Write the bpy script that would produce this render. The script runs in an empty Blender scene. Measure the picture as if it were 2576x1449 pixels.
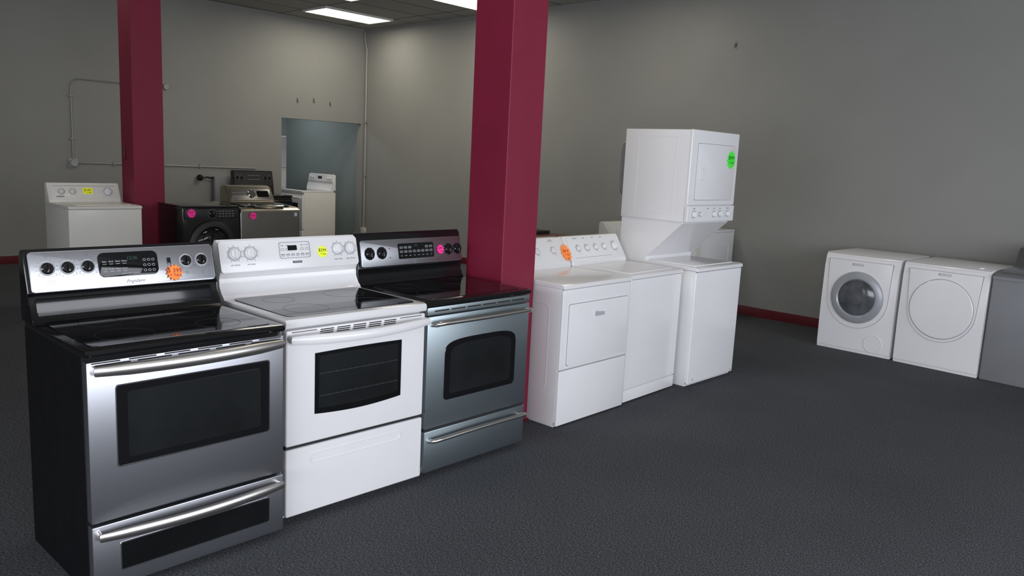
import bpy, bmesh, math, random
from mathutils import Matrix, Vector
random.seed(4)
C=bpy.context.scene.collection
PI=math.pi
# ------------------------------------------------------------ materials
def nm(name):
    m=bpy.data.materials.new(name); m.use_nodes=True
    nt=m.node_tree; return m,nt,nt.nodes['Principled BSDF']
def mat(name,col,rough=.4,metal=0.,var=.06,scale=6.,bump=0.,bscale=80.,coat=0.,stretch=(1,1,1),emit=None,es=0,spec=.5,rvar=0.,aniso=0.):
    m,nt,b=nm(name); N=nt.nodes; L=nt.links
    tc=N.new('ShaderNodeTexCoord'); mp=N.new('ShaderNodeMapping'); mp.inputs['Scale'].default_value=stretch
    L.new(tc.outputs['Object'],mp.inputs['Vector'])
    no=N.new('ShaderNodeTexNoise'); no.inputs['Scale'].default_value=scale; no.inputs['Detail'].default_value=4
    L.new(mp.outputs['Vector'],no.inputs['Vector'])
    rp=N.new('ShaderNodeValToRGB')
    rp.color_ramp.elements[0].position=.3; rp.color_ramp.elements[1].position=.7
    rp.color_ramp.elements[0].color=(*[c*(1-var) for c in col],1)
    rp.color_ramp.elements[1].color=(*[min(1,c*(1+var)) for c in col],1)
    L.new(no.outputs['Fac'],rp.inputs['Fac']); L.new(rp.outputs['Color'],b.inputs['Base Color'])
    b.inputs['Roughness'].default_value=rough; b.inputs['Metallic'].default_value=metal
    b.inputs['Specular IOR Level'].default_value=spec
    if coat: b.inputs['Coat Weight'].default_value=coat; b.inputs['Coat Roughness'].default_value=.08
    if rvar:
        mr=N.new('ShaderNodeMapRange'); mr.inputs['To Min'].default_value=max(0,rough-rvar); mr.inputs['To Max'].default_value=rough+rvar
        L.new(no.outputs['Fac'],mr.inputs['Value']); L.new(mr.outputs['Result'],b.inputs['Roughness'])
    if aniso: b.inputs['Anisotropic'].default_value=aniso
    if bump:
        n2=N.new('ShaderNodeTexNoise'); n2.inputs['Scale'].default_value=bscale; n2.inputs['Detail'].default_value=2
        L.new(mp.outputs['Vector'],n2.inputs['Vector'])
        bp=N.new('ShaderNodeBump'); bp.inputs['Strength'].default_value=bump; bp.inputs['Distance'].default_value=.002
        L.new(n2.outputs['Fac'],bp.inputs['Height']); L.new(bp.outputs['Normal'],b.inputs['Normal'])
    if emit: b.inputs['Emission Color'].default_value=(*emit,1); b.inputs['Emission Strength'].default_value=es
    return m
M={}
M['steel']=mat('brushed_steel',(.55,.56,.60),.33,1,.05,3,stretch=(.5,1,160))
M['steel_blue']=mat('cool_steel',(.43,.50,.53),.37,1,.04,3,stretch=(.5,1,160))
M['steel_dark']=mat('dark_brushed_steel',(.36,.37,.39),.36,1,.05,3,stretch=(.5,1,160))
M['steel_v']=mat('handle_steel',(.66,.63,.60),.3,1,.04,8)
M['gun']=mat('gunmetal_paint',(.26,.25,.235),.3,.8,.06,4)
M['gunlid']=mat('gunmetal_lid',(.38,.35,.28),.22,.9,.06,4)
M['graysilver']=mat('silver_grey_paint',(.24,.245,.26),.4,.3,.05,4)
M['blk']=mat('black_enamel',(.006,.006,.007),.12,0,.1,5,coat=.2)
M['blkside']=mat('black_textured_side',(.005,.005,.006),.5,0,.15,14,.3,220,spec=.15)
M['glass']=mat('black_glass',(.006,.006,.007),.06,0,.1,3,spec=.45)
M['oven']=mat('oven_window_glass',(.006,.0065,.007),.1,0,.25,3,spec=.4)
M['ovenc']=mat('oven_window_center',(.013,.0145,.015),.12,0,.3,3,spec=.4)
M['white']=mat('white_enamel',(.80,.79,.80),.22,0,.012,4,coat=.3)
M['white2']=mat('white_plastic',(.76,.76,.765),.35,0,.015,5)
M['cream']=mat('aged_white_enamel',(.76,.74,.69),.3,0,.02,4,coat=.2)
M['seam']=mat('grey_seam',(.30,.30,.32),.5)
M['dark']=mat('dark_recess',(.015,.015,.016),.5,0,.2,9)
M['gr']=mat('grey_plastic',(.20,.205,.21),.4)
M['rack']=mat('dim_rack_wire',(.06,.065,.068),.4)
M['hook']=mat('dull_hook_metal',(.085,.09,.095),.4)
M['ltgr']=mat('light_grey_plastic',(.42,.43,.45),.35)
M['chrome']=mat('chrome',(.75,.75,.76),.1,1,.03)
M['ring']=mat('door_ring_silver',(.36,.37,.40),.32,.2,.04)
M['drum']=mat('drum_glass',(.085,.09,.10),.12,0,.45,7,spec=.5)
M['drumr']=mat('drum_steel',(.16,.165,.175),.3,.5,.1,7)
M['ink']=mat('black_ink',(.02,.02,.02),.6)
M['inkgr']=mat('grey_ink',(.18,.18,.19),.6)
M['inkw']=mat('pale_ink',(.55,.57,.6),.6)
M['inkred']=mat('red_ink',(.35,.008,.015),.6)
M['lcd']=mat('green_display',(.01,.03,.025),.2,emit=(.05,.25,.18),es=.25)
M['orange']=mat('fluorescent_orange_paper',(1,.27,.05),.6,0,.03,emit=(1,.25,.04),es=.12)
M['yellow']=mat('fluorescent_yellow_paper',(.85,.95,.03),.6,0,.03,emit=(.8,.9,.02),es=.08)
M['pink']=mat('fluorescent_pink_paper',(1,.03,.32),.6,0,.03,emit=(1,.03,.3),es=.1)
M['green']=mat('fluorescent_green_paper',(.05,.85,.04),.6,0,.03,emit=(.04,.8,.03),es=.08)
M['wall']=mat('grey_wall_paint',(.25,.248,.232),.6,0,.04,1.3,.12,160,spec=.3)
M['teal']=mat('teal_wall_paint',(.215,.25,.245),.6,0,.05,1.3,.1,160)
M['maroon']=mat('maroon_paint',(.20,.011,.036),.52,0,.06,3,.25,70,spec=.35)
M['trim']=mat('dark_red_trim',(.10,.008,.012),.35,0,.1,8)
M['wood']=mat('brown_wood',(.10,.035,.018),.35,0,.35,4,.1,40,stretch=(1,9,9))
M['emt']=mat('galvanised_conduit',(.28,.28,.27),.45,.4,.1,12)
M['wpaint']=mat('grey_painted_pipe',(.33,.33,.32),.5)
M['lamp']=mat('lit_diffuser',(.9,.9,.85),.5,emit=(1,.94,.80),es=6)
M['tframe']=mat('painted_white_metal',(.6,.59,.55),.4)
def carpet():
    m,nt,b=nm('charcoal_carpet'); N=nt.nodes; L=nt.links
    tc=N.new('ShaderNodeTexCoord')
    n1=N.new('ShaderNodeTexNoise'); n1.inputs['Scale'].default_value=95; n1.inputs['Detail'].default_value=6; n1.inputs['Roughness'].default_value=.85
    n2=N.new('ShaderNodeTexNoise'); n2.inputs['Scale'].default_value=1.1; n2.inputs['Detail'].default_value=5
    mp=N.new('ShaderNodeMapping'); mp.inputs['Scale'].default_value=(1,2.0,1)
    L.new(tc.outputs['Object'],mp.inputs['Vector']); L.new(mp.outputs['Vector'],n1.inputs['Vector'])
    L.new(tc.outputs['Object'],n2.inputs['Vector'])
    r=N.new('ShaderNodeValToRGB'); e=r.color_ramp.elements
    e[0].position=.40; e[0].color=(.018,.019,.022,1); e[1].position=.67; e[1].color=(.27,.275,.30,1)
    k=e.new(.52); k.color=(.080,.084,.093,1)
    L.new(n1.outputs['Fac'],r.inputs['Fac'])
    mr=N.new('ShaderNodeMapRange'); mr.inputs['From Min'].default_value=.3; mr.inputs['From Max'].default_value=.7
    mr.inputs['To Min'].default_value=.92; mr.inputs['To Max'].default_value=1.08
    L.new(n2.outputs['Fac'],mr.inputs['Value'])
    mx=N.new('ShaderNodeMixRGB'); mx.blend_type='MULTIPLY'; mx.inputs['Fac'].default_value=1
    L.new(r.outputs['Color'],mx.inputs['Color1']); L.new(mr.outputs['Result'],mx.inputs['Color2'])
    L.new(mx.outputs['Color'],b.inputs['Base Color'])
    b.inputs['Roughness'].default_value=.95; b.inputs['Specular IOR Level'].default_value=.1
    bp=N.new('ShaderNodeBump'); bp.inputs['Strength'].default_value=.3; bp.inputs['Distance'].default_value=.003
    L.new(n1.outputs['Fac'],bp.inputs['Height']); L.new(bp.outputs['Normal'],b.inputs['Normal'])
    return m
M['carpet']=carpet()
def tiles():
    m,nt,b=nm('ceiling_tiles'); N=nt.nodes; L=nt.links
    tc=N.new('ShaderNodeTexCoord'); mp=N.new('ShaderNodeMapping'); mp.inputs['Location'].default_value=(-.65,-.44,0)
    L.new(tc.outputs['Object'],mp.inputs['Vector'])
    br=N.new('ShaderNodeTexBrick'); br.offset=0; br.squash=1
    br.inputs['Scale'].default_value=1; br.inputs['Brick Width'].default_value=1.22; br.inputs['Row Height'].default_value=.61
    br.inputs['Mortar Size'].default_value=.014; br.inputs['Mortar Smooth'].default_value=.0
    br.inputs['Color1'].default_value=(.36,.35,.32,1); br.inputs['Color2'].default_value=(.33,.32,.29,1); br.inputs['Mortar'].default_value=(.10,.095,.085,1)
    L.new(mp.outputs['Vector'],br.inputs['Vector']); L.new(br.outputs['Color'],b.inputs['Base Color'])
    b.inputs['Roughness'].default_value=.9
    n=N.new('ShaderNodeTexNoise'); n.inputs['Scale'].default_value=60; L.new(tc.outputs['Object'],n.inputs['Vector'])
    bp=N.new('ShaderNodeBump'); bp.inputs['Strength'].default_value=.2; bp.inputs['Distance'].default_value=.004
    L.new(n.outputs['Fac'],bp.inputs['Height']); L.new(bp.outputs['Normal'],b.inputs['Normal'])
    return m
M['tiles']=tiles()
# ------------------------------------------------------------ geometry helpers
def NB(): return bmesh.new()
def merge(bm,t):
    bmesh.ops.recalc_face_normals(t,faces=t.faces)
    me=bpy.data.meshes.new('tmp'); t.to_mesh(me); t.free(); bm.from_mesh(me); bpy.data.meshes.remove(me); return bm
def bev(t,es,b,seg=2):
    if b>0 and es: bmesh.ops.bevel(t,geom=list(es),offset=b,segments=seg,profile=.6,affect='EDGES',clamp_overlap=True)
def box(bm,x0,x1,y0,y1,z0,z1,b=0,seg=2):
    t=NB(); r=bmesh.ops.create_cube(t,size=1)
    for v in t.verts: v.co=Vector(((x0+x1)/2+v.co.x*(x1-x0),(y0+y1)/2+v.co.y*(y1-y0),(z0+z1)/2+v.co.z*(z1-z0)))
    bev(t,t.edges,b,seg); return merge(bm,t)
def prism(bm,f,pts,a0,a1,b=0,seg=2,caps=(1,1)):
    t=NB(); A=[t.verts.new(f(p,a0)) for p in pts]; B=[t.verts.new(f(p,a1)) for p in pts]; n=len(pts)
    fa=t.faces.new(A); fb=t.faces.new(B[::-1])
    for i in range(n): t.faces.new((A[i],A[(i+1)%n],B[(i+1)%n],B[i]))
    es=set()
    if caps[0]: es|=set(fa.edges)
    if caps[1]: es|=set(fb.edges)
    bev(t,es,b,seg); return merge(bm,t)
def px(bm,pts,x0,x1,b=0,seg=2): return prism(bm,lambda p,a:(a,p[0],p[1]),pts,x0,x1,b,seg)
def py(bm,pts,y0,y1,b=0,seg=2,both=False): return prism(bm,lambda p,a:(p[0],a,p[1]),pts,y0,y1,b,seg,(1,1 if both else 0))
def pz(bm,pts,z0,z1,b=0,seg=2): return prism(bm,lambda p,a:(p[0],p[1],a),pts,z0,z1,b,seg,(1,1))
def rr(x0,x1,z0,z1,r,n=5):
    out=[]
    for cx,cz,a0 in ((x1-r,z1-r,0),(x0+r,z1-r,90),(x0+r,z0+r,180),(x1-r,z0+r,270)):
        for i in range(n+1):
            a=math.radians(a0+90*i/n); out.append((cx+r*math.cos(a),cz+r*math.sin(a)))
    return out
def scalep(pts,d):
    cx=(min(p[0] for p in pts)+max(p[0] for p in pts))/2; cz=(min(p[1] for p in pts)+max(p[1] for p in pts))/2
    hx=max(p[0] for p in pts)-cx; hz=max(p[1] for p in pts)-cz
    return [(cx+(p[0]-cx)*(hx-d)/hx, cz+(p[1]-cz)*(hz-d)/hz) for p in pts]
def frame(bm,outer,inner,y0,y1):
    t=NB(); n=len(outer)
    A=[t.verts.new((p[0],y0,p[1])) for p in outer]; B=[t.verts.new((p[0],y0,p[1])) for p in inner]
    Cc=[t.verts.new((p[0],y1,p[1])) for p in inner]; D=[t.verts.new((p[0],y1,p[1])) for p in outer]
    for i in range(n):
        j=(i+1)%n
        t.faces.new((A[i],A[j],B[j],B[i])); t.faces.new((B[i],B[j],Cc[j],Cc[i])); t.faces.new((Cc[i],Cc[j],D[j],D[i])); t.faces.new((D[i],D[j],A[j],A[i]))
    return merge(bm,t)
def lathe(bm,cx,cz,prof,seg=32,sx=1.,sz=1.,axis='y',o=0.):
    t=NB(); rings=[]
    for r,y in prof:
        if r<1e-6: rings.append([t.verts.new((cx,y,cz))])
        else: rings.append([t.verts.new((cx+sx*r*math.cos(2*PI*i/seg),y,cz+sz*r*math.sin(2*PI*i/seg))) for i in range(seg)])
    for a,b in zip(rings,rings[1:]):
        for i in range(seg):
            j=(i+1)%seg
            if len(a)==1 and len(b)==1: continue
            if len(a)==1: t.faces.new((a[0],b[i],b[j]))
            elif len(b)==1: t.faces.new((a[i],a[j],b[0]))
            else: t.faces.new((a[i],a[j],b[j],b[i]))
    if axis=='z':
        for v in t.verts: v.co=Vector((v.co.x,v.co.z,v.co.y))
    if axis=='x':
        for v in t.verts: v.co=Vector((v.co.y,v.co.x,v.co.z))
    return merge(bm,t)
def tube(bm,pts,r,seg=10,sy=1.,rf=None):
    t=NB(); P=[Vector(p) for p in pts]; rings=[]; up=Vector((0,0,1))
    for i,p in enumerate(P):
        d=(P[min(i+1,len(P)-1)]-P[max(i-1,0)]).normalized()
        u=up if abs(d.dot(up))<.95 else Vector((0,1,0))
        a=d.cross(u).normalized(); b=a.cross(d).normalized()
        rad=r if rf is None else r*rf(i/(len(P)-1))
        rings.append([t.verts.new(p+a*rad*math.cos(2*PI*k/seg)+b*rad*sy*math.sin(2*PI*k/seg)) for k in range(seg)])
    for A,B in zip(rings,rings[1:]):
        for k in range(seg):
            j=(k+1)%seg; t.faces.new((A[k],A[j],B[j],B[k]))
    t.faces.new(rings[0]); t.faces.new(rings[-1][::-1])
    return merge(bm,t)
def arcpts(p0,p1,p2,n):
    p0,p1,p2=map(Vector,(p0,p1,p2)); return [((1-s)**2*p0+2*s*(1-s)*p1+s*s*p2) for s in [i/n for i in range(n+1)]]
def text(bm,s,x,z,size,y=-.001,rot=0.,align='CENTER',shear=0.,ext=.0004,sx=1.):
    cu=bpy.data.curves.new('t','FONT'); cu.body=s; cu.size=size; cu.align_x=align; cu.align_y='CENTER'; cu.extrude=ext; cu.shear=shear; cu.resolution_u=2
    o=bpy.data.objects.new('t',cu); C.objects.link(o); bpy.context.view_layer.update()
    dg=bpy.context.evaluated_depsgraph_get(); me=bpy.data.meshes.new_from_object(o.evaluated_get(dg))
    T=Matrix.Translation((x,y,z))@Matrix.Rotation(PI/2,4,'X')@Matrix.Rotation(rot,4,'Z')@Matrix.Diagonal((sx,1,1,1))
    me.transform(T); bm.from_mesh(me); bpy.data.meshes.remove(me); bpy.data.objects.remove(o); bpy.data.curves.remove(cu)
    return bm
def obj(name,bm,m,parent=None,Mx=None,label=None,loc=None):
    for f in bm.faces: f.smooth=True
    for e in bm.edges:
        if len(e.link_faces)==2 and e.calc_face_angle(0)>.6: e.smooth=False
    me=bpy.data.meshes.new(name); bm.to_mesh(me); bm.free(); me.materials.append(M[m])
    o=bpy.data.objects.new(name,me); C.objects.link(o)
    if parent: o.parent=parent
    if Mx is not None: o.matrix_local=Mx
    if loc: o.location=loc
    if label: o['label']=label
    return o
def slots(name,boxes,m,parent,b=0):
    for q in boxes: obj(name,box(NB(),*q,b),m,parent)
def thing(name,label,cat,x,y,t=0,z=0,group=None):
    o=bpy.data.objects.new(name,None); C.objects.link(o); o.location=(x,y,z); o.rotation_euler=(0,0,t)
    o.empty_display_size=.1; o['label']=label; o['category']=cat
    if group: o['group']=group
    return o
def struct(name,bm,m):
    o=obj(name,bm,m); o['kind']='structure'; return o
def tag(o,label,cat,group=None):
    o['label']=label; o['category']=cat
    if group: o['group']=group
    return o
def PM(yb,zb,tilt,x=0): return Matrix.Translation((x,yb,zb))@Matrix.Rotation(-tilt,4,'X')
def sticker(root,Mx,x,z,r,m,lines,rot=0.,ink='ink',y=-.0015,n=13,ts=.62,label=None,tall=1.):
    pts=[(x+(r if i%2 else r*.74)*math.cos(rot+PI*i/n),z+tall*(r if i%2 else r*.74)*math.sin(rot+PI*i/n)) for i in range(2*n)]
    s=obj('price_sticker',py(NB(),pts,y-.0008,y),m,root,Mx,label)
    b=NB(); k=len(lines)
    for i,(tx,sc) in enumerate(lines): text(b,tx,x+.08*r*i,z+r*(.22 if k>1 else 0)-i*r*.55,r*ts*sc,y-.0012,rot=-.06,ext=.0003)
    if k: obj('lettering',b,ink,s)
    return s
def knob(panel,x,z,r=.02,h=.022,m='blk',base=None,pt='inkw',ang=0.,seg=24):
    b=NB()
    lathe(b,x,z,[(0,0),(r,0),(r,-h*.25),(r*.82,-h*.4),(r*.78,-h*.62),(0,-h*.62)][::1],seg)
    t=NB(); box(t,-r*.17,r*.17,-h,-h*.5,-r*.78,r*.78,.002)
    t.transform(Matrix.Translation((x,0,z))@Matrix.Rotation(ang,4,'Y')); merge(b,t)
    return obj('knob',b,m,panel)
def ticks(b,x,z,r,n=11,a0=-40,a1=220,s=.0016,w=.006,y=-.0006):
    for i in range(n):
        a=math.radians(a0+(a1-a0)*i/(n-1)); t=NB(); box(t,-s/2,s/2,-.0004,0,-w/2,w/2)
        t.transform(Matrix.Translation((x+r*math.cos(a),y,z+r*math.sin(a)))@Matrix.Rotation(PI/2-a,4,'Y')); merge(b,t)
# ------------------------------------------------------------ room
XW,YW,ZC=8.36,11.47,3.65
struct('floor',box(NB(),-4.2,XW+.14,-3.4,14,-.1,0),'carpet')
struct('ceiling',box(NB(),-4.2,XW+.14,-3.4,YW+.12,ZC,ZC+.1),'tiles')
struct('wall_right',box(NB(),XW,XW+.14,-3.4,YW+.12,0,ZC),'wall')
b=NB(); box(b,-4.2,6.80,YW,YW+.12,0,ZC); box(b,6.80,8.32,YW,YW+.12,2.085,ZC); box(b,8.32,XW,YW,YW+.12,0,ZC)
struct('wall_back',b,'wall')
struct('wall_left',box(NB(),-4.34,-4.2,-3.4,YW+.12,0,ZC),'wall')
b=NB(); box(b,-4.2,XW,-3.54,-3.4,0,.35); box(b,-4.2,XW,-3.54,-3.4,3.0,ZC)
for i in range(7): box(b,-4.2+i*2.06,-4.2+i*2.06+.14,-3.54,-3.4,.35,3.0)
struct('wall_front',b,'wall')
b=NB(); box(b,XW,XW+.1,YW+.12,14,0,2.8); box(b,5.6,XW,13.9,14,0,2.8); box(b,5.5,5.6,YW+.12,14,0,2.8)
struct('wall_annex',b,'teal')
struct('ceiling_annex',box(NB(),5.5,XW+.1,YW+.12,14,2.8,2.9),'tiles')
prof=[(0,0),(.016,0),(.016,.075),(.010,.095),(0,.10)]
b=NB(); px(b,[(YW-p[0],p[1]) for p in prof],-4.2,6.80); struct('baseboard_back',b,'trim')
b=NB(); prism(b,lambda p,a:(XW-p[0],a,p[1]),prof,-3.4,YW-.016); struct('baseboard_right',b,'trim')
# columns
def column(x,y,s,sy,label):
    c=thing('support_column',label,'column',x,y)
    obj('shaft',box(NB(),0,s,0,sy,0,ZC,.004,1),'maroon',c)
    obj('base_trim',pz(NB(),[(-.008,-.008),(s+.008,-.008),(s+.008,sy+.008),(-.008,sy+.008)],0,.012),'trim',c)
    return c
column(3.337,3.20,.29,.305,'tall maroon square column beside the black and steel stove and the white dryer')
c=column(3.277,8.31,.305,.305,'tall maroon square column at the back between the white washer and the black washer')
obj('electrical_box',box(NB(),-.014,0,.2,.27,1.42,1.56,.004),'trim',c)
# ceiling lights
def troffer(x,y,label):
    t=thing('ceiling_light',label,'ceiling light',x,y,0,ZC-.03,'recessed ceiling lights')
    o=[(-.61,-.305),(.61,-.305),(.61,.305),(-.61,.305)]; i=[(-.585,-.28),(.585,-.28),(.585,.28),(-.585,.28)]
    b=NB(); frame(b,o,i,-.0,.03)
    for v in b.verts: v.co=Vector((v.co.x,v.co.z,v.co.y))
    bmesh.ops.recalc_face_normals(b,faces=b.faces)
    obj('frame',b,'tframe',t); obj('diffuser',box(NB(),-.585,.585,-.28,.28,.008,.02),'lamp',t)
    return t
troffer(7.36,10.51,'long lit ceiling light nearest the back corner, seen whole')
troffer(7.36,8.06,'lit ceiling light cut off by the top edge beside the big maroon column')
troffer(6.06,9.16,'lit ceiling light of which only a sliver shows at the top edge')
# wall fittings
t=thing('wall_conduit','thin metal conduit looping over the back wall with a junction box','conduit',3.75,YW-.012,0,1.29)
p=[(1.23,0,1.08),(.16,0,1.08)]+[tuple(q) for q in arcpts((.12,0,1.08),(0,0,1.08),(0,0,.96),8)]+[(0,0,.05)]
obj('pipe',tube(NB(),p,.009,8),'emt',t)
obj('pipe',tube(NB(),[(.04,0,0),(1.2,0,0),(2.6,0,-.01)],.009,8),'emt',t)
b=NB(); lathe(b,0,0,[(0,-.04),(.045,-.04),(.05,-.035),(.05,.01),(0,.01)],8); obj('junction_box',b,'wpaint',t); obj('box_mounting_plate',box(NB(),-.055,.055,-.005,.012,-.055,.055,.003),'wpaint',t)
b=NB(); lathe(b,1.23,1.09,[(0,-.03),(.038,-.03),(.042,-.025),(.042,.01),(0,.01)],12); obj('junction_box',b,'emt',t)
slots('strap',[(-.03,.03,-.013,.01,z,z+.02) for z in (.3,.85)]+[(x,x+.02,-.013,.01,-.03,.03) for x in (.5,1.0,1.7)],'emt',t,.003)
t=thing('wall_conduit','pale vertical conduit running down the far corner to an outlet box','conduit',XW-.02,YW-.10,0,0)
p=[(0,.06,3.6),(0,.05,3.45),(0,0,3.3),(0,0,.3)]
obj('pipe',tube(NB(),p,.012,8),'wpaint',t); obj('outlet_box',box(NB(),-.03,.02,-.05,.05,.2,.32,.004),'tframe',t)
slots('strap',[(-.015,.02,-.03,.03,2.1,2.12),(-.015,.02,-.03,.03,1.2,1.22)],'emt',t)
def hook():
    b=NB(); box(b,-.012,.012,-.003,0,-.03,.03,.001); tube(b,[(0,0,.0),(0,-.02,-.012),(0,-.03,-.03),(0,-.02,-.045),(0,-.008,-.04)],.004,6); return b
for i,(x,z,l) in enumerate([(7.08,2.38,'small metal hook above the doorway, leftmost of three'),(7.38,2.40,'small metal hook above the doorway, middle one of three'),(7.69,2.37,'small metal hook above the doorway, rightmost of three')]):
    if i==0: h0=obj('wall_hook',hook(),'hook',loc=(x,YW,z)); o=h0
    else: o=h0.copy(); C.objects.link(o); o.location=(x,YW,z)
    tag(o,l,'hook','hooks above the doorway')
o=obj('wall_hook',hook(),'hook',loc=(XW,4.57,3.0)); o.rotation_euler=(0,0,-PI/2); tag(o,'single small hook high on the long grey right wall','hook')
# grey wall box + black plug at the back wall
Q=thing('electrical_panel','grey electrical box on the back wall, left of the black stove','electrical box',5.64,YW,0,0)
obj('enclosure',box(NB(),0,.24,-.09,0.01,.74,1.15,.006),'gr',Q); dd=obj('cover',box(NB(),.008,.232,-.098,-.09,.755,1.135,.003),'gr',Q); obj('latch',box(NB(),.20,.22,-.104,-.097,.93,.96,.001),'dark',dd)
P2=thing('power_plug','black power plug and cord sticking out left of the grey wall box','plug',5.44,YW-.05,0,1.128)
b=NB(); lathe(b,0,0,[(0,-.035),(.028,-.033),(.045,-.015),(.045,.015),(.028,.033),(0,.035)],16); obj('plug_head',b,'blk',P2)
obj('cord',tube(NB(),[(.035,0,-.005),(.10,0,.008),(.205,0,-.005)],.013,8),'blk',P2)
# ------------------------------------------------------------ stoves
def rings(w,m,top):
    for cx,cy,r in ((.2,.16,.10),(.56,.16,.085),(.2,.40,.075),(.56,.40,.10)):
        o=[(cx+r*math.cos(2*PI*i/48),cy+r*math.sin(2*PI*i/48)) for i in range(48)]
        q=[(cx+(r-.0018)*math.cos(2*PI*i/48),cy+(r-.0018)*math.sin(2*PI*i/48)) for i in range(48)]
        t=NB(); frame(t,o,q,.9146,.9149)
        for v in t.verts: v.co=Vector((v.co.x,v.co.z,v.co.y))
        bmesh.ops.recalc_face_normals(t,faces=t.faces)
        obj('burner_marking',t,m,top)
def bowbar(x0,x1,z,y0,bow,r,sy=1.3,n=20,droop=0.):
    pts=[(x0+.004,.0,z)]
    for i in range(n+1):
        s=i/n; pts.append((x0+(x1-x0)*s,y0-bow*math.sin(PI*s),z-droop*math.sin(PI*s)))
    pts.append((x1-.004,.0,z))
    return tube(NB(),pts,r,12,sy,rf=lambda s:.70+.30*min(1,math.sin(PI*s)*1.8))
def stove_base(root,w,side,rim,dy,rimf=.885,glassm='glass'):
    prof=[(.07,0),(.62,0),(.62,.885),(.035,.885),(.035,.04),(.07,.04)]
    obj('body',px(NB(),prof,.004,w-.004,.003,1),side,root)
    b=NB()
    px(b,[(-.012,rimf+.008),(-.006,rimf),(.03,rimf-.002),(.60,rimf-.002),(.60,.908),(.012,.912),(-.006,.908),(-.013,.898)],0,w,.006,2)
    top=obj('cooktop',b,rim,root)
    obj('glass_surface',pz(NB(),[(p[0],p[1]) for p in rr(.035,w-.035,.03,dy-.02,.03)],.9105,.9145,.0015,1),glassm,top)
    rings(w,'dark' if rim=='blk' else 'rack',top)
    return top
# --- stove A: stainless / black
A=thing('electric_stove','stainless steel stove with black sides, nearest in the row','stove',.93,2.815,.013,group='electric stoves in the front row')
w=.759
stove_base(A,w,'blkside','blk',.53)
pr=[(.50,.905),(.64,.905),(.64,1.165),(.625,1.183),(.602,1.185),(.594,1.17),(.548,1.022),(.560,1.008),(.552,.98),(.530,.93),(.515,.918)]
obj('backguard',px(NB(),pr,0,w,.008,3),'blk',A)
obj('splash_ledge',px(NB(),[(.535,.925),(.532,.935),(.5495,.995),(.558,.999),(.565,.99),(.552,.925)],.025,w-.03,.006,2),'blk',A)
pm=PM(.5465,1.022,.27)
pa=obj('control_panel',py(NB(),rr(.012,w-.012,.002,.158,.012),-.006,.0,.003,2),'steel',A,pm)
kx=[.075,.148,.222,.622,.692]
for i,x in enumerate(kx):
    b=NB(); lathe(b,x,.092,[(0,-.0062),(.029,-.0062),(.029,-.0072),(0,-.0072)],28); obj('knob_skirt',b,'ltgr',pa)
    k=knob(pa,x,.092,.0225,.026,'blk',ang=[.3,0,.2,0,.1][i]); k.location=(0,-.0062,0)
b=NB(); py(b,rr(.262,.50,.042,.142,.022),-.0105,-.006,.003,2); obj('display_panel',b,'glass',pa)
b=NB(); text(b,'12:36',.395,.115,.02,-.0107); obj('clock_display',b,'lcd',pa)
b=NB()
for r in range(2):
    for c in range(4):
        text(b,['Bake','Broil','Clean','Warm','Conv','Probe','Timer','Clock'][r*4+c],.285+c*.026,.105-r*.03,.0085,-.0107); box(b,.277+c*.026,.293+c*.026,-.0109,-.0105,.094-r*.03,.0955-r*.03)
for r in range(3):
    for c in range(3):
        frame(b,[(p[0],p[1]) for p in rr(.438+c*.018,.450+c*.018,.10-r*.022,.110-r*.022,.0045,3)],[(p[0],p[1]) for p in rr(.4392+c*.018,.4488+c*.018,.1012-r*.022,.1088-r*.022,.0035,3)],-.0109,-.0105)
text(b,'AUTO OVEN CONTROL',.385,.052,.007,-.0107)
obj('lettering',b,'inkw',pa)
b=NB()
for x in kx: ticks(b,x,.092,.037,13,-60,240,.0014,.007,-.0062); text(b,'OFF',x,.137,.008,-.0065); text(b,'Lo',x-.03,.064,.007,-.0065); text(b,'Hi',x+.03,.064,.007,-.0065)
for x,s in ((.075,'Left Front'),(.148,'Left Rear'),(.222,'Center'),(.622,'Right Rear'),(.692,'Right Front')): text(b,s,x,.149,.0075,-.0065)
for cx,cz in ((.075,.038),(.09,.038),(.622,.038),(.692,.038)):
    for dx in (-.004,.004):
        for dz in (-.004,.004): frame(b,rr(cx+dx-.003,cx+dx+.003,cz+dz-.003,cz+dz+.003,.0028,3),rr(cx+dx-.002,cx+dx+.002,cz+dz-.002,cz+dz+.002,.0018,3),-.0064,-.0062)
text(b,'Oven Light',.552,.128,.008,-.0065)
obj('lettering',b,'inkgr',pa)
b=NB(); text(b,'Frigidaire',.40,.020,.020,-.0066,shear=.5); obj('brand_lettering',b,'inkgr',pa)
b=NB(); box(b,.541,.555,-.011,-.006,.078,.108,.002); obj('light_switch',b,'blk',pa)
sticker(A,pm,.565,.042,.037,'orange',[('$ 399',1.),('+ TAX',.7)],.1,'inkred',-.012,13,.72)
dr=obj('oven_door',box(NB(),.004,w-.004,-.006,.034,.288,.868,.006),'steel',A)
o=rr(.094,.69,.478,.778,.012)
obj('window_frame',frame(NB(),o,scalep(o,.004),-.0095,-.005),'chrome',dr)
obj('window',py(NB(),scalep(o,.004),-.008,-.004,.001,1),'blk',dr)
b=NB(); py(b,rr(.135,.65,.508,.748,.01),-.0095,-.0075); obj('inner_glass',b,'ovenc',dr)
obj('handle',bowbar(.022,w-.030,.842,-.040,.035,.0125,1.75),'steel_v',dr)
slots('vent_slot',[(.03+k*.145,.15+k*.145,-.0075,-.002,.852,.857) for k in range(5)]+[(.02+k*.125,.115+k*.125,-.0075,-.002,.861,.8655) for k in range(6)],'dark',dr)
d2=obj('warming_drawer',box(NB(),.004,w-.004,-.006,.034,.032,.276,.006),'steel',A)
o=rr(.096,.69,.088,.196,.008)
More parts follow.
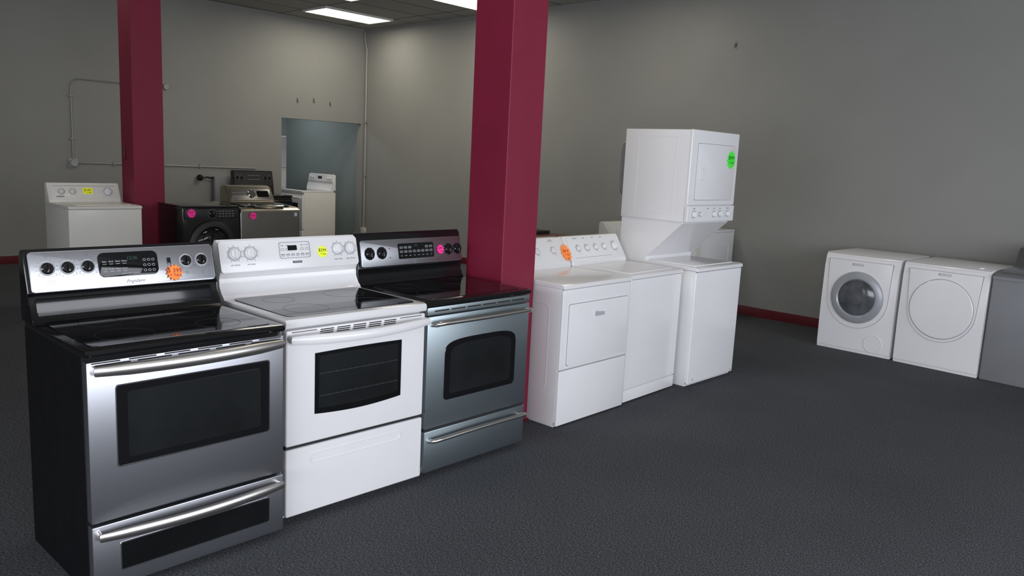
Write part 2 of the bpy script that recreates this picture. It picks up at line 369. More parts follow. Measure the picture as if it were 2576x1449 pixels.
obj('window_frame',frame(NB(),o,scalep(o,.004),-.0095,-.005),'chrome',d2)
obj('window',py(NB(),scalep(o,.004),-.008,-.004,.001,1),'oven',d2)
obj('handle',bowbar(.022,w-.030,.247,-.040,.032,.0125,1.65),'steel_v',d2)
# --- stove B: white
B=thing('electric_stove','white stove with black glass cooktop, between the two steel stoves','stove',1.737,2.902,-.012,group='electric stoves in the front row')
w=.759
top=stove_base(B,w,'white','white',.545,rimf=.872)
pr=[(.52,.905),(.645,.905),(.645,1.155),(.63,1.178),(.61,1.18),(.600,1.17),(.565,1.035),(.572,1.018),(.585,1.00),(.582,.965),(.56,.93),(.54,.914)]
obj('backguard',px(NB(),pr,0,w,.012,3),'white',B)
pm=PM(.566,1.035,.255)
pa=obj('control_panel',py(NB(),rr(.0,w,-.008,.142,.012),-.012,.004,.005,3),'white',B,pm)
for x in (.072,.152,.637,.712):
    b=NB(); lathe(b,x,.080,[(0,-.0122),(.034,-.0122),(.034,-.0135),(0,-.0135)],30); obj('knob_skirt',b,'ltgr',pa)
    k=knob(pa,x,.080,.028,.026,'white2'); k.location=(0,-.0125,0)
b=NB(); o=rr(.305,.475,.045,.125,.01); frame(b,o,scalep(o,.002),-.0135,-.012)
for x in (.072,.152,.637,.712): ticks(b,x,.080,.039,9,-60,240,.0015,.008,-.0123)
for x,s in ((.072,'LEFT FRONT'),(.152,'LEFT REAR'),(.637,'RIGHT REAR'),(.712,'RIGHT FRONT')): text(b,s,x,.026,.0085,-.0125)
for r in range(2):
    for c in range(6):
        if 1<c<4 and r==0: continue
        text(b,['BAKE','CLEAN','ON','OFF','TIMER','CLOCK'][c],.323+c*.027,.108-r*.045,.0065,-.0125)
        frame(b,rr(.314+c*.027,.332+c*.027,.083-r*.028,.095-r*.028,.004,3),rr(.3155+c*.027,.3305+c*.027,.0845-r*.028,.0935-r*.028,.003,3),-.013,-.012)
obj('lettering',b,'inkgr',pa)
b=NB(); py(b,rr(.352,.402,.083,.108,.003),-.014,-.012,.001,1); obj('clock_display',b,'glass',pa)
b=NB(); box(b,.372,.422,-.0135,-.012,.020,.030); obj('brand_badge',b,'ink',pa)
b=NB(); text(b,'KENMORE',.397,.025,.0085,-.0137,ext=.0004); obj('lettering',b,'inkw',pa)
sticker(B,pm,.545,.068,.033,'yellow',[('$299',1.),('+ tax',.65)],.1,'ink',-.014,10,.68)
dr=obj('oven_door',box(NB(),.005,w-.005,-.008,.034,.352,.862,.010,3),'white',B)
def curvewin(x0,x1,z0,z1,sagb,sagt,r=.012,n=14):
    pts=[]
    for i in range(n+1): s=i/n; pts.append((x1-(x1-x0)*s, z1+sagt*math.sin(PI*s)))
    for i in range(n+1): s=i/n; pts.append((x0+(x1-x0)*s, z0-sagb*math.sin(PI*s)))
    return pts
o=curvewin(.142,.612,.478,.750,.013,.003)
obj('window',py(NB(),o,-.0105,-.006,.001,1),'oven',dr)
o2=curvewin(.162,.592,.502,.734,.009,.002)
obj('inner_glass',py(NB(),o2,-.0112,-.009),'ovenc',dr)
for z in (.555,.655):
    b=NB()
    tube(b,[(.165,-.0118,z),(.59,-.0118,z)],.0011,5)
    for k in range(12): tube(b,[(.18+k*.036,-.0118,z-.003),(.18+k*.036,-.0118,z+.005)],.0008,4)
    obj('oven_rack',b,'rack',dr)
obj('handle',bowbar(.015,w-.015,.828,-.042,.035,.0155,1.5,droop=.008),'white',dr)
slots('vent_slot',[(.165+k*.085+r*.002,.232+k*.085+r*.002,-.0095,-.004,.838+r*.0085-.006,.8425+r*.0085-.006) for k in range(5) for r in range(3)]+[(.03,.15,-.0095,-.004,.852,.855),(.60,.73,-.0095,-.004,.852,.855)],'dark',dr)
d2=obj('storage_drawer',box(NB(),.005,w-.005,-.008,.034,.032,.338,.010,3),'white',B)
b=NB(); o=rr(.12,.62,.255,.300,.022,8); frame(b,o,scalep(o,.004),-.0115,-.007); obj('grip_rim',b,'white',d2)
obj('door_gap',box(NB(),.008,w-.008,.004,.034,.336,.354),'dark',B)
# --- stove C: GE
Cc=thing('electric_stove','steel stove with black top and arched oven window, beside the maroon column','stove',2.512,2.902,.013,group='electric stoves in the front row')
w=.757
stove_base(Cc,w,'gr','blk',.53)
pr=[(.52,.905),(.645,.905),(.645,1.16),(.63,1.184),(.600,1.186),(.585,1.17),(.550,1.00),(.558,.985),(.555,.95),(.54,.915)]
obj('backguard',px(NB(),pr,0,w,.010,3),'blk',Cc)
pm=PM(.550,1.00,.20)
pa=obj('control_panel',py(NB(),rr(.02,w-.004,.008,.150,.012),-.005,.002,.002,2),'steel_dark',Cc,pm)
b=NB()
for x in (.078,.16,.652,.722):
    bb=NB(); lathe(bb,x,.078,[(0,-.0052),(.034,-.0052),(.034,-.007),(0,-.007)],28); obj('knob_skirt',bb,'blk',pa)
    k=knob(pa,x,.078,.026,.024,'blk'); k.location=(0,-.006,0)
    ticks(b,x,.078,.0325,9,-60,240,.0012,.004,-.0072)
obj('display_panel',py(NB(),rr(.275,.535,.038,.124,.006),-.008,-.005,.002,1),'glass',pa)
for r in range(3):
    for c in range(8):
        if r==0 and 2<c<6: continue
        if r<2: frame(b,rr(.285+c*.031,.306+c*.031,.095-r*.023,.107-r*.023,.003,2),rr(.286+c*.031,.305+c*.031,.096-r*.023,.106-r*.023,.002,2),-.0084,-.0078)
        text(b,['BAKE','BROIL','COOK','TIME','START','CLEAR','CLOCK','OFF'][c],.2955+c*.031,.101-r*.023,.005,-.0083)
obj('lettering',b,'inkw',pa)
b=NB(); text(b,'1:04',.40,.110,.016,-.0083); obj('clock_display',b,'lcd',pa)
b=NB(); lathe(b,.39,.02,[(0,-.0055),(.010,-.0055),(.010,-.0048),(0,-.0048)],20); obj('brand_badge',b,'gr',pa)
b=NB(); text(b,'GE',.39,.02,.011,-.0058,shear=.3); obj('lettering',b,'ink',pa)
for z in (.10,.05): b=NB(); lathe(b,.215,z,[(0,-.0056),(.004,-.0056),(.004,-.005),(0,-.005)],10); obj('indicator_lamp',b,'inkred',pa)
sticker(Cc,pm,.585,.078,.030,'pink',[('$399',.9),('+ tax',.6)],.1,'ink',-.0095,11,.6)
dr=obj('oven_door',box(NB(),.005,w-.005,-.006,.034,.262,.835,.006),'steel_blue',Cc)
def archwin(cx,hw,z0,zs,h,r):
    pts=[]
    n=22
    for i in range(n+1):
        a=PI*i/n; c,s=math.cos(a),math.sin(a)
        x=cx+hw*(abs(c)**.55)*(1 if c>=0 else -1); z=zs+h*(s**.62)
        pts.append((x,z))
    for i in range(7): a=PI+PI/2*i/6; pts.append((cx-hw+r+r*math.cos(a),z0+r+r*math.sin(a)))
    for i in range(7): a=1.5*PI+PI/2*i/6; pts.append((cx+hw-r+r*math.cos(a),z0+r+r*math.sin(a)))
    return pts
obj('window',py(NB(),archwin(.387,.262,.393,.635,.070,.02),-.009,-.004,.002,1),'blk',dr)
obj('inner_glass',py(NB(),archwin(.387,.225,.422,.622,.056,.015),-.0094,-.008),'ovenc',dr)
def barhandle(x0,x1,z,y,r=.0125,drop=0.):
    pts=[(x0,0,z-.012),(x0+.002,y*.6,z-.008)]+[tuple(q) for q in arcpts((x0+.004,y*.8,z-.004),(x0+.012,y,z),(x0+.05,y,z),5)]
    n=8
    for i in range(1,n): pts.append((x0+.05+(x1-x0-.1)*i/n,y-.006*math.sin(PI*i/n),z+drop*math.sin(PI*i/n)))
    pts+=[tuple(q) for q in arcpts((x1-.05,y,z),(x1-.012,y,z),(x1-.004,y*.8,z-.004),5)]+[(x1-.002,y*.6,z-.008),(x1,0,z-.012)]
    return tube(NB(),pts,r,12)
obj('handle',barhandle(.04,w-.03,.806,-.052),'steel_v',dr)
b=NB(); box(b,.005,w-.005,-.004,.034,.842,.880,.003); vs=obj('vent_trim',b,'steel_blue',Cc)
slots('vent_slot',[(.05+k*.112,.145+k*.112,-.0055,-.002,.857,.864) for k in range(6)],'dark',vs)
d2=obj('storage_drawer',box(NB(),.005,w-.005,-.006,.034,.032,.248,.006),'steel_blue',Cc)
obj('handle',barhandle(.04,w-.03,.208,-.048,.012,.006),'steel_v',d2)
obj('door_gap',box(NB(),.008,w-.008,.004,.034,.24,.27),'dark',Cc)
# ------------------------------------------------------------ top loaders / dryers (older style)
def classic(root,w,d,H,T,c,body='white',dryer=False,slope=.10):
    obj('body',px(NB(),[(.03,0),(d,0),(d,H-.03),(.012,H-.03),(.012,.03),(.03,.03)],.003,w-.003,.006,2),body,root)
    fr=obj('front_panel',box(NB(),.004,w-.004,0,.02,(.362 if dryer else .10),H-.034,.008,3),body,root)
    kp=obj('kick_panel',box(NB(),.004,w-.004,.001,.02,.01,(.356 if dryer else .095),.006,2),body,root)
    top=obj('top',px(NB(),[(-.010,H-.028),(0,H-.032),(d,H-.032),(d,H),(.015,H),(-.004,H-.006),(-.011,H-.016)],0,w,.008,3),body,root)
    obj('top_gap',box(NB(),.006,w-.006,.003,.03,H-.04,H-.03),'seam',root)
    yb=c-slope
    con=px(NB(),[(yb-.012,H-.004),(d,H-.004),(d,T-.02),(d-.02,T),(c+.002,T),(c-.006,T-.006),(yb-.006,H+.028),(yb-.014,H+.012)],0,w-.0,.012,3)
    obj('console',con,body,root)
    tilt=math.atan2(slope,T-H-.03)
    return top,PM(yb-.006,H+.03,tilt),math.hypot(slope,T-H-.03),fr
D=thing('clothes_dryer','white clothes dryer with square front door and orange price sticker, right of the column','dryer',3.645,2.98,.018)
w,H,T=.717,.892,1.088; d=.70
top,pm,L,fr=classic(D,w,d,H,T,.62,dryer=True)
pa=obj('control_panel',py(NB(),rr(.02,w-.015,.0,L-.01,.012),-.004,.004,.002,2),'white2',D,pm)
b=NB()
for x in (.13,.26,.40,.57):
    bb=NB(); lathe(bb,x,L*.5,[(0,-.0045),(.027,-.0045),(.027,-.0055),(0,-.0055)],24); obj('knob_skirt',bb,'ltgr',pa)
    knob(pa,x,L*.5,.021,.024,'white2').location=(0,-.0045,0)
for x in (.13,.26,.40,.57): ticks(b,x,L*.5,.034,7,-60,240,.0015,.007,-.0043); box(b,x-.03,x+.03,-.0046,-.004,L*.84,L*.84+.002)
for x in (.13,.26,.40,.57): text(b,{.13:'END SIGNAL',.26:'TEMP',.40:'START',.57:'DRYNESS'}[x],x,L*.9,.009,-.0044)
obj('lettering',b,'inkgr',pa)
o=rr(.065,.685,.385,.765,.018); dd=obj('dryer_door',py(NB(),o,-.009,.002,.005,3,True),'white',fr)
obj('door_seam',frame(NB(),scalep(o,-.003),o,-.0015,.001),'seam',fr)
b=NB(); o=rr(.318,.432,.66,.712,.006); frame(b,o,scalep(o,.003),-.0115,-.008); obj('handle_rim',b,'white2',dd)
b=NB(); py(b,[(.325,.668),(.425,.668),(.425,.690),(.325,.700)],-.0105,-.0085); obj('handle_recess',b,'ltgr',dd)
b=NB(); frame(b,rr(.10,.62,.22,.76,.04,6),scalep(rr(.10,.62,.22,.76,.04,6),.006),-.0015,.0)
for v in b.verts: v.co=Vector((v.co.y+.003,v.co.x,v.co.z))
bmesh.ops.recalc_face_normals(b,faces=b.faces); obj('side_emboss',b,'white',D)
obj('panel_gap',box(NB(),.008,w-.008,.006,.02,.353,.366),'seam',D)
sticker(D,pm,.69,.070,.052,'orange',[('$419',.95),('+ TAX',.6),('SET',.6)],.1,'inkred',-.012,13,.6,tall=1.35)
E=thing('washing_machine','white top loading washer between the square door dryer and the stacked unit','washer',4.385,3.012,.035)
w,H,T,d=.68,.892,1.088,.66
top,pm,L,fr=classic(E,w,d,H,T,.60)
pa=obj('control_panel',py(NB(),rr(.02,w-.015,.0,L-.01,.012),-.004,.004,.002,2),'white2',E,pm)
b=NB()
for x,r in ((.12,.019),(.225,.019),(.335,.019),(.44,.019),(.575,.031)):
    bb=NB(); lathe(bb,x,L*.5,[(0,-.0045),(r+.008,-.0045),(r+.008,-.0055),(0,-.0055)],30); obj('knob_skirt',bb,'ltgr',pa)
    knob(pa,x,L*.5,r,.026,'white2').location=(0,-.005,0); ticks(b,x,L*.5,r+.015,9,-60,240,.0015,.006,-.0043)
for x,s in ((.12,'WATER LEVEL'),(.225,'TEMP'),(.335,'SPEED'),(.44,'RINSE')): text(b,s,x,L*.9,.009,-.0044)
box(b,.05,.50,-.0046,-.004,L*.12,L*.12+.0016)
obj('lettering',b,'inkgr',pa)
b=NB(); o=[(p[0],p[1]) for p in rr(.06,w-.06,.045,.455,.02)]; pz(b,o,H-.002,H+.004,.002,1); obj('lid',b,'white',top)
# ------------------------------------------------------------ stacked laundry unit
F=thing('stacked_washer_dryer','tall white stacked washer and dryer unit with a green price sticker','washer',5.13,2.96,-.008)
w,H,d=.68,.90,.71
obj('washer_body',px(NB(),[(.03,0),(d,0),(d,H-.03),(.006,H-.03),(.006,.03),(.03,.03)],.003,w-.003,.006,2),'white',F)
fp=obj('washer_front_panel',box(NB(),.003,w-.003,0,.02,.02,H-.036,.010,3),'white',F)
obj('top_gap',box(NB(),.006,w-.006,.003,.03,H-.04,H-.03),'seam',F)
for x,z in ((.07,.05),(w-.04,.04)): b=NB(); lathe(b,x,z,[(0,-.003),(.006,-.003),(.006,.001),(0,.001)],10); obj('screw_cap',b,'seam',fp)
tp=obj('washer_top',px(NB(),[(-.010,H-.03),(d,H-.03),(d,H),(.012,H),(-.006,H-.008)],0,w,.008,3),'white',F)
b=NB(); pz(b,rr(.06,w-.06,.05,.44,.015),H-.002,H+.006,.003,2); obj('lid',b,'white',tp)
U,T,s=1.22,1.89,.13
obj('support_column',px(NB(),[(.46,H-.002),(d,H-.002),(d,U),(s+.03,U),(s+.02,U-.012),(.46,H+.03)],.012,w-.012,.004,1),'white',F)
ub=obj('dryer_body',px(NB(),[(s+.006,U),(d,U),(d,T),(s+.006,T)],0,w,.006,2),'white',F)
b=NB(); frame(b,rr(s+.12,s+.46,U+.05,T-.05,.004,2),scalep(rr(s+.12,s+.46,U+.05,T-.05,.004,2),.003),-.0012,0)
for v in b.verts: v.co=Vector((v.co.y,v.co.x,v.co.z))
bmesh.ops.recalc_face_normals(b,faces=b.faces); obj('side_seam',b,'white2',ub)
fr=obj('dryer_front',box(NB(),-.002,w+.002,s-.008,s+.014,U+.125,T+.002,.008,3),'white',F)
o=rr(.085,.625,1.385,1.795,.012)
obj('door_seam',frame(NB(),scalep(o,-.0035),o,s-.0095,s-.006),'seam',fr)
dd=obj('dryer_door',py(NB(),o,s-.016,s-.006,.004,2),'white',fr)
b=NB(); o=rr(.125,.165,1.53,1.62,.004); frame(b,o,scalep(o,.005),s-.022,s-.015); obj('door_handle',b,'white2',dd)
pa=obj('control_panel',box(NB(),0,w,-.02,.02,0,.122,.008,3),'white2',F,Matrix.Translation((0,s+.004,U)))
b=NB()
for x,r in ((.085,.024),(.17,.012),(.37,.02),(.46,.020),(.575,.020)):
    bb=NB(); lathe(bb,x,.058,[(0,-.0205),(r+.006,-.0205),(r+.006,-.0215),(0,-.0215)],24); obj('knob_skirt',bb,'ltgr',pa)
    knob(pa,x,.058,r,.026,'white2').location=(0,-.021,0); ticks(b,x,.058,r+.012,7,-40,220,.0015,.005,-.0204)
for x,q in ((.085,'DRYER'),(.28,'SPEED'),(.37,'TEMP'),(.46,'LEVEL'),(.575,'WASHER')): text(b,q,x,.10,.010,-.0206)
obj('lettering',b,'inkgr',pa)
b=NB(); px(b,[(d,U+.14),(d+.040,U+.18),(d+.050,U+.24),(d+.050,T-.17),(d+.040,T-.11),(d,T-.08)],.02,w-.1,.015,3); obj('rear_housing',b,'gr',F)
sticker(F,Matrix.Translation((0,s-.017,0)),.565,1.69,.068,'green',[('$499',.95),('+ TAX',.6)],.1,'ink',0,13,.66,tall=1.1)
# ------------------------------------------------------------ front loaders on the right
def frontload(root,w,d,H,body):
    obj('cabinet',px(NB(),[(.012,0),(d,0),(d,H-.01),(.05,H-.004),(.03,H-.012),(.012,H-.06)],.0,w,.010,3),body,root)
    f=obj('front_panel',px(NB(),[(.014,.025),(0,.03),(-.004,.40),(-.002,H-.12),(.016,H-.03),(.035,H-.012),(.04,H-.02)],.004,w-.004,.008,3),body,root)
    tp=obj('top',px(NB(),[(.045,H-.022),(d,H-.022),(d,H),(.06,H),(.046,H-.008)],-.002,w+.002,.006,3),body,root)
    return f,tp
def upanel(cx,cz,r,ztop,spread):
    pts=[(cx-spread,ztop)]
    for i in range(25): a=PI+PI*i/24; pts.append((cx+r*math.cos(a),cz+r*math.sin(a)))
    pts.append((cx+spread,ztop)); return pts
G=thing('washing_machine','white front loading washer with round glass door, against the right wall','washer',7.49,2.97,-1.60,group='white front loading pair')
w,d,H=.68,.72,.905
f,tp=frontload(G,w,d,H,'white')
cx,cz=.335,.515
o=upanel(cx,cz-.01,.272,H-.055,.285)
obj('front_bezel',py(NB(),o,-.014,.01,.006,3),'white',f)
obj('bezel_seam',py(NB(),[(cx+(p[0]-cx)*1.015,cz+(p[1]-cz)*1.012 if p[1]<.7 else p[1]) for p in o],-.0055,.01),'seam',f)
b=NB(); lathe(b,cx,cz,[(.165,-.010),(.165,-.030),(.178,-.040),(.205,-.040),(.232,-.030),(.240,-.014),(.240,-.008)],56); dd=obj('door_ring',b,'ring',G)
b=NB(); lathe(b,cx,cz,[(0,-.052),(.05,-.051),(.10,-.047),(.14,-.040),(.167,-.030),(.17,-.022)],48); obj('door_glass',b,'drum',dd)
b=NB(); lathe(b,cx+.01,cz-.01,[(0,-.0535),(.03,-.0530),(.045,-.0520),(.045,-.050)],28); obj('drum_hub',b,'drumr',dd)
b=NB(); lathe(b,.52,.112,[(.078,.0),(.080,-.0065),(.076,-.0065),(.075,-.005),(0,-.005)],36); obj('filter_cover',b,'white',f)
b=NB(); text(b,'BOSCH',cx-.02,.815,.032,-.0155); obj('lettering',b,'seam',f)
Hh=thing('clothes_dryer','white front loading dryer with plain round white door, beside the grey washer','dryer',7.452,2.262,-1.642,group='white front loading pair')
w=.692
f,tp=frontload(Hh,w,d,H,'white')
cx,cz=.35,.53
o=upanel(cx,cz-.01,.272,H-.055,.29)
obj('front_bezel',py(NB(),o,-.014,.01,.006,3),'white',f)
obj('bezel_seam',py(NB(),[(cx+(p[0]-cx)*1.015,cz+(p[1]-cz)*1.012 if p[1]<.7 else p[1]) for p in o],-.0055,.01),'seam',f)
b=NB(); lathe(b,cx,cz,[(.255,-.012),(.254,-.020),(.249,-.024),(.20,-.026),(0,-.027)],56); dd=obj('dryer_door',b,'white',Hh)
b=NB(); lathe(b,cx,cz,[(.259,-.0145),(.259,-.0165),(.253,-.0165)],56); obj('door_seam',b,'seam',dd)
b=NB(); text(b,'BOSCH',cx-.0,.825,.032,-.0155); obj('lettering',b,'seam',f)
b=NB(); lathe(b,.585,.10,[(0,H-.004),(.024,H-.004),(.024,H+.004),(.02,H+.009),(0,H+.010)],24,axis='z'); obj('dial',b,'white',tp)
Kg=thing('washing_machine','silver grey washer cut off by the right edge of the photo','washer',7.397,1.556,-1.645)
w,d,H=.70,.70,.90
obj('body',box(NB(),0,w,.0,d,.0,H-.05,.015,3),'graysilver',Kg)
tp=obj('top',px(NB(),[(-.012,H-.055),(d,H-.055),(d,H+.01),(.2,H+.005),(.03,H-.01),(-.008,H-.03)],0,w,.012,3),'graysilver',Kg)
obj('lid',px(NB(),[(.05,H-.01),(.42,H),(.41,H+.03),(.12,H+.025),(.06,H)],.04,w-.04,.01,3),'steel',tp)
cn=obj('console',px(NB(),[(.42,H),(d,H),(d,H+.19),(d-.03,H+.20),(.56,H+.18)],.01,w-.01,.015,3),'steel_dark',Kg)
knob(cn,w/2,H+.07,.03,.03,'chrome').location=(0,.50,0)
# ------------------------------------------------------------ back row
I=thing('washing_machine','old off white top loading washer with yellow price tag at far left','washer',2.555,8.00,0)
w,H,T,d=.668,.992,1.175,.64
top,pm,L,fr=classic(I,w,d,H,T,.58,body='cream',slope=.06)
pa=obj('control_panel',py(NB(),rr(.02,w-.02,.0,L-.01,.012),-.004,.004,.002,2),'cream',I,pm)
b=NB()
for x,r in ((.12,.022),(.22,.022),(.55,.034)):
    bb=NB(); lathe(bb,x,L*.45,[(0,-.0045),(r+.010,-.0045),(r+.010,-.006),(0,-.006)],24); obj('knob_skirt',bb,'ltgr',pa)
    knob(pa,x,L*.45,r,.028,'white2').location=(0,-.005,0); ticks(b,x,L*.45,r+.018,9,-60,240,.002,.008,-.0043)
box(b,.05,.62,-.0046,-.004,L*.80,L*.80+.003); box(b,.07,.14,-.0046,-.004,.02,.03)
obj('lettering',b,'inkgr',pa)
obj('lid',pz(NB(),rr(.08,w-.08,.05,.45,.02),H-.002,H+.005,.002,1),'cream',top)
b=NB(); py(b,rr(.315,.405,.05,.112,.004),-.008,-.0055); ss=obj('price_sticker',b,'yellow',I,pm)
b=NB(); text(b,'$149',.358,.088,.032,-.009); text(b,'+ tax',.37,.065,.02,-.009); obj('lettering',b,'inkred',ss)
J=thing('washing_machine','black front loading washer with pink sticker beside the far column','washer',3.50,7.73,0)
w,H,d=.60,1.005,.55
obj('cabinet',box(NB(),0,w,.01,d,0,H-.02,.012,3),'blk',J)
fp=obj('front_panel',px(NB(),[(.02,.02),(0,.03),(-.006,.5),(0,H-.16),(.014,H-.02),(.02,H-.02)],.003,w-.003,.008,3),'blk',J)
obj('top',px(NB(),[(0,H-.022),(d,H-.022),(d,H),(.03,H),(.005,H-.006)],0,w,.008,3),'blk',J)
cpn=obj('control_panel',py(NB(),rr(.02,w-.02,H-.135,H-.03,.02),-.012,.02,.004,2),'dark',J)
knob(cpn,.30,H-.08,.032,.03,'blk').location=(0,-.012,0)
b=NB()
for k in range(5):
    for r in range(3): box(b,.37+k*.035,.392+k*.035,-.0128,-.0118,H-.055-r*.026,H-.052-r*.026)
ticks(b,.30,H-.08,.046,11,-60,240,.002,.008,-.0122); obj('lettering',b,'inkw',cpn)
b=NB(); lathe(b,.30,.615,[(.165,-.004),(.17,-.03),(.185,-.045),(.215,-.045),(.24,-.028),(.243,-.004)],48); dd=obj('door_ring',b,'dark',J)
b=NB(); lathe(b,.30,.615,[(0,-.05),(.10,-.045),(.155,-.030),(.17,-.02)],40); obj('door_glass',b,'glass',dd)
sticker(J,Matrix.Identity(4),.085,H-.072,.048,'pink',[('$399',.9),('+ tax',.6)],.1,'ink',-.014,11,.6)
K=thing('washing_machine','gunmetal steel top loading washer with pink sticker, right of the black washer','washer',4.11,7.72,0)
w,H,d=.69,.985,.66
obj('body',px(NB(),[(.02,0),(d,0),(d,H-.05),(0,H-.05),(-.008,.5),(0,.04)],0,w,.012,3),'gun',K)
tp=obj('top',px(NB(),[(-.016,H-.052),(d,H-.052),(d,H+.02),(.35,H+.015),(.05,H-.004),(-.012,H-.03)],-.002,w+.002,.012,3),'gunlid',K)
t=pz(NB(),rr(.07,w-.07,.06,.40,.05),-.004,.010,.004,2); t.transform(Matrix.Translation((0,0,H-.004))@Matrix.Rotation(.055,4,'X')); obj('glass_lid',t,'glass',tp)
t=tube(NB(),[(.18,.045,H+.006),(.35,.03,H+.008),(.52,.045,H+.006)],.012,8); obj('lid_handle',t,'chrome',tp)
cn=obj('console',px(NB(),[(.42,H+.01),(d,H+.01),(d,H+.17),(d-.04,H+.20),(.56,H+.195),(.52,H+.18),(.44,H+.05)],.10,w-.05,.02,4),'gunlid',K)
pm=PM(.435,H+.045,.50)
cp=obj('control_panel',py(NB(),rr(.13,w-.08,.0,.14,.03),-.006,.006,.003,2),'gun',K,pm)
b=NB(); lathe(b,.37,.07,[(.046,0),(.046,-.02),(.038,-.03),(0,-.03)],28); obj('knob',b,'chrome',cp)
obj('display_panel',py(NB(),rr(.44,.58,.035,.11,.01),-.008,-.005),'glass',cp)
b=NB()
for k in range(5): box(b,.155+k*.033,.175+k*.033,-.0075,-.006,.04,.043); box(b,.155+k*.033,.175+k*.033,-.0075,-.006,.09,.093)
obj('lettering',b,'inkw',cp)
sticker(K,Matrix.Identity(4),.13,H-.085,.043,'pink',[('$449',.9)],.1,'ink',-.014,9,.6)
b=NB(); box(b,w-.07,w-.035,-.012,-.004,H-.10,H-.06,.001); obj('badge',b,'inkw',K)
R=thing('electric_stove','black stove standing against the back wall behind the steel washer','stove',5.86,10.68,0)
w=.66
obj('body',box(NB(),0,w,.02,.62,0,.9,.005),'blk',R); obj('cooktop',box(NB(),-.002,w+.002,0,.6,.895,.915,.006),'blk',R)
obj('oven_door',box(NB(),.01,w-.01,-.01,.03,.28,.86,.006),'glass',R); obj('handle',bowbar(.04,w-.04,.83,-.04,.01,.012),'blk',R)
obj('backguard',px(NB(),[(.52,.91),(.64,.91),(.64,1.24),(.61,1.255),(.585,1.25),(.545,1.02)],0,w,.01,3),'blk',R)
pm=PM(.546,1.03,.15); pa=obj('control_panel',py(NB(),rr(.02,w-.02,0,.21,.01),-.005,.004,.002,1),'dark',R,pm)
for x in (.07,.14,.53,.60): knob(pa,x,.12,.024,.025,'blk').location=(0,-.005,0)
b=NB()
for k in range(6):
    for r in range(2): box(b,.24+k*.035,.26+k*.035,-.006,-.0045,.09+r*.06,.094+r*.06)
for x in (.07,.14,.53,.60): ticks(b,x,.12,.034,9,-60,240,.002,.007,-.0055)
obj('lettering',b,'inkw',pa)
Lr=thing('electric_stove','white stove seen side on through the doorway','stove',7.32,12.42,-PI/2)
w=.75
obj('body',box(NB(),0,w,.02,.64,0,.90,.006),'cream',Lr)
tp=obj('cooktop',px(NB(),[(-.01,.90),(.60,.90),(.60,.935),(.0,.935),(-.012,.925)],-.003,w+.003,.006,2),'white',Lr)
obj('glass_surface',box(NB(),.04,w-.04,.03,.50,.934,.938),'glass',tp)
dr=obj('oven_door',box(NB(),.008,w-.008,-.01,.025,.28,.86,.008),'white',Lr); obj('window',py(NB(),rr(.14,.61,.45,.72,.01),-.0125,-.008),'oven',dr); obj('handle',bowbar(.05,w-.05,.81,-.04,.015,.014),'white',dr)
obj('storage_drawer',box(NB(),.008,w-.008,-.01,.025,.03,.268,.008),'white',Lr)
obj('backguard',px(NB(),[(.53,.93),(.645,.93),(.645,1.19),(.62,1.205),(.60,1.20),(.575,1.08),(.585,1.05),(.555,.96)],0,w,.012,3),'white',Lr)
pm=PM(.577,1.08,.15); pa=obj('control_panel',py(NB(),rr(.01,w-.01,0,.115,.01),-.005,.004,.002,1),'white2',Lr,pm)
for x in (.07,.15,.60,.68): knob(pa,x,.06,.024,.025,'white2').location=(0,-.005,0)
obj('display_panel',py(NB(),rr(.30,.42,.04,.085,.004),-.0065,-.004),'glass',pa)
Fr=thing('refrigerator','tall white refrigerator edge showing inside the doorway behind the white stove','refrigerator',6.90,12.66,0)
obj('cabinet',box(NB(),0,.70,.05,.70,0.02,1.80,.01),'white',Fr); obj('freezer_door',box(NB(),0,.70,-.01,.045,1.28,1.82,.015,3),'white',Fr); dd=obj('door',box(NB(),0,.70,-.01,.045,.06,1.27,.015,3),'white',Fr)
obj('handle',tube(NB(),[(.05,-.01,.8),(.05,-.05,.83),(.05,-.05,1.2),(.05,-.01,1.23)],.012,8),'white2',dd); obj('base_grille',box(NB(),.02,.68,.02,.06,0,.055,.003),'gr',Fr)
W2=thing('washing_machine','cream washer mostly hidden behind the stacked unit, only its console showing','washer',5.96,3.84,0)
w,H,T,d=.67,.90,1.085,.66
top,pm,L,fr=classic(W2,w,d,H,T,.60,body='cream')
pa=obj('control_panel',py(NB(),rr(.02,w-.02,.0,L-.01,.012),-.004,.004,.002,2),'cream',W2,pm)
for x in (.10,.2,.55): knob(pa,x,L*.5,.022,.024,'white2').location=(0,-.004,0)
X2=thing('clothes_dryer','white dryer standing sideways against the right wall behind the stacked unit','dryer',7.60,5.04,-PI/2)
w,H,T,d=.69,.90,1.05,.70
obj('body',box(NB(),0,w,.01,d,0,.93,.008,2),'white',X2)
b=NB(); o=rr(.16,.60,.22,.80,.05,6); frame(b,o,scalep(o,.01),-.004,.0)
for v in b.verts: v.co=Vector((w-v.co.y,v.co.x,v.co.z))
bmesh.ops.recalc_face_normals(b,faces=b.faces); obj('side_emboss',b,'white2',X2)
tp=obj('top',box(NB(),-.003,w+.003,0,d,.93,.955,.008,2),'white',X2); dd=obj('dryer_door',box(NB(),.08,w-.08,-.008,.012,.35,.80,.006,2),'white',X2); obj('handle',box(NB(),.3,.39,-.014,-.006,.7,.73,.003),'white2',dd)
Ds=thing('desk','dark brown wooden desk top showing behind the two white laundry consoles','desk',6.85,6.75,-PI/2)
obj('tabletop',box(NB(),0,1.5,0,.75,.69,.73,.006),'wood',Ds)
for x in (.03,1.42):
    for y in (.04,.66): obj('leg',box(NB(),x,x+.05,y,y+.05,0,.69,.003),'wood',Ds)
obj('front_panel',box(NB(),.08,1.42,.06,.08,.3,.69,.002),'wood',Ds)
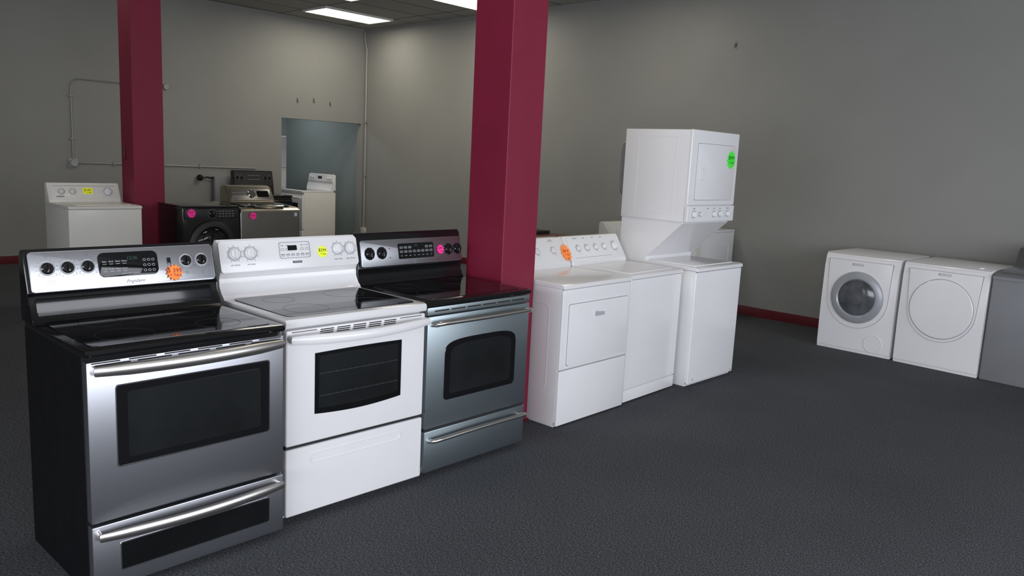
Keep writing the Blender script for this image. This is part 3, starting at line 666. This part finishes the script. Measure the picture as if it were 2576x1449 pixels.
b=NB(); box(b,0,.30,0,.25,0,.04,.012,3); o=obj('storage_case',b,'dark',loc=(7.2,6.40,.731)); tag(o,'flat black case lying on the brown desk','case')
# ------------------------------------------------------------ lights
def area(name,loc,rot,sx,sy,e,col,sp=None):
    l=bpy.data.lights.new(name,'AREA'); l.shape='RECTANGLE'; l.size=sx; l.size_y=sy; l.energy=e; l.color=col
    o=bpy.data.objects.new(name,l); C.objects.link(o); o.location=loc; o.rotation_euler=rot; return o
area('storefront_daylight',(1.6,-3.39,1.65),(PI/2,0,0),9.5,2.3,350,(.90,.93,1))
area('side_daylight',(-4.1,-.2,1.6),(PI/2,0,-PI/2),6.0,2.2,330,(.88,.92,1))
for x,y,e in ((7.36,10.51,12),(7.36,8.06,13),(6.1,9.22,10),(6.9,5.3,19),(2.5,9.2,10),(3.6,3.6,20)):  # last entry is a fill added over the front row to brighten appliance tops
    area('fluorescent_and_fill_light',(x,y,ZC-.05),(0,0,0),1.15,.55,e,(1,.93,.78))
area('annex_fill',(7.2,12.9,2.7),(0,0,0),1.2,.6,17,(.95,.98,1))  # added lamp without a fitting, brightens what shows through the doorway
wd=bpy.data.worlds.new('w'); bpy.context.scene.world=wd; wd.use_nodes=True
wd.node_tree.nodes['Background'].inputs[0].default_value=(.6,.68,.8,1); wd.node_tree.nodes['Background'].inputs[1].default_value=.6
# ------------------------------------------------------------ camera
cd=bpy.data.cameras.new('cam'); cam=bpy.data.objects.new('cam',cd); C.objects.link(cam)
cd.sensor_fit='HORIZONTAL'; cd.sensor_width=36; cd.lens=2010.55/2576*36; cd.clip_end=100
a,p,r=.7506,.1596,.0492
fw=Vector((math.cos(a)*math.cos(p),math.sin(a)*math.cos(p),-math.sin(p))); r0=Vector((math.sin(a),-math.cos(a),0)); u0=r0.cross(fw)
Rv=math.cos(r)*r0+math.sin(r)*u0; Uv=-math.sin(r)*r0+math.cos(r)*u0
m=Matrix((Rv,Uv,-fw)).transposed().to_4x4(); m.translation=(0,0,1.615); cam.matrix_world=m
bpy.context.scene.camera=cam
vs=bpy.context.scene.view_settings; vs.view_transform='Standard'; vs.look='None'; vs.exposure=0
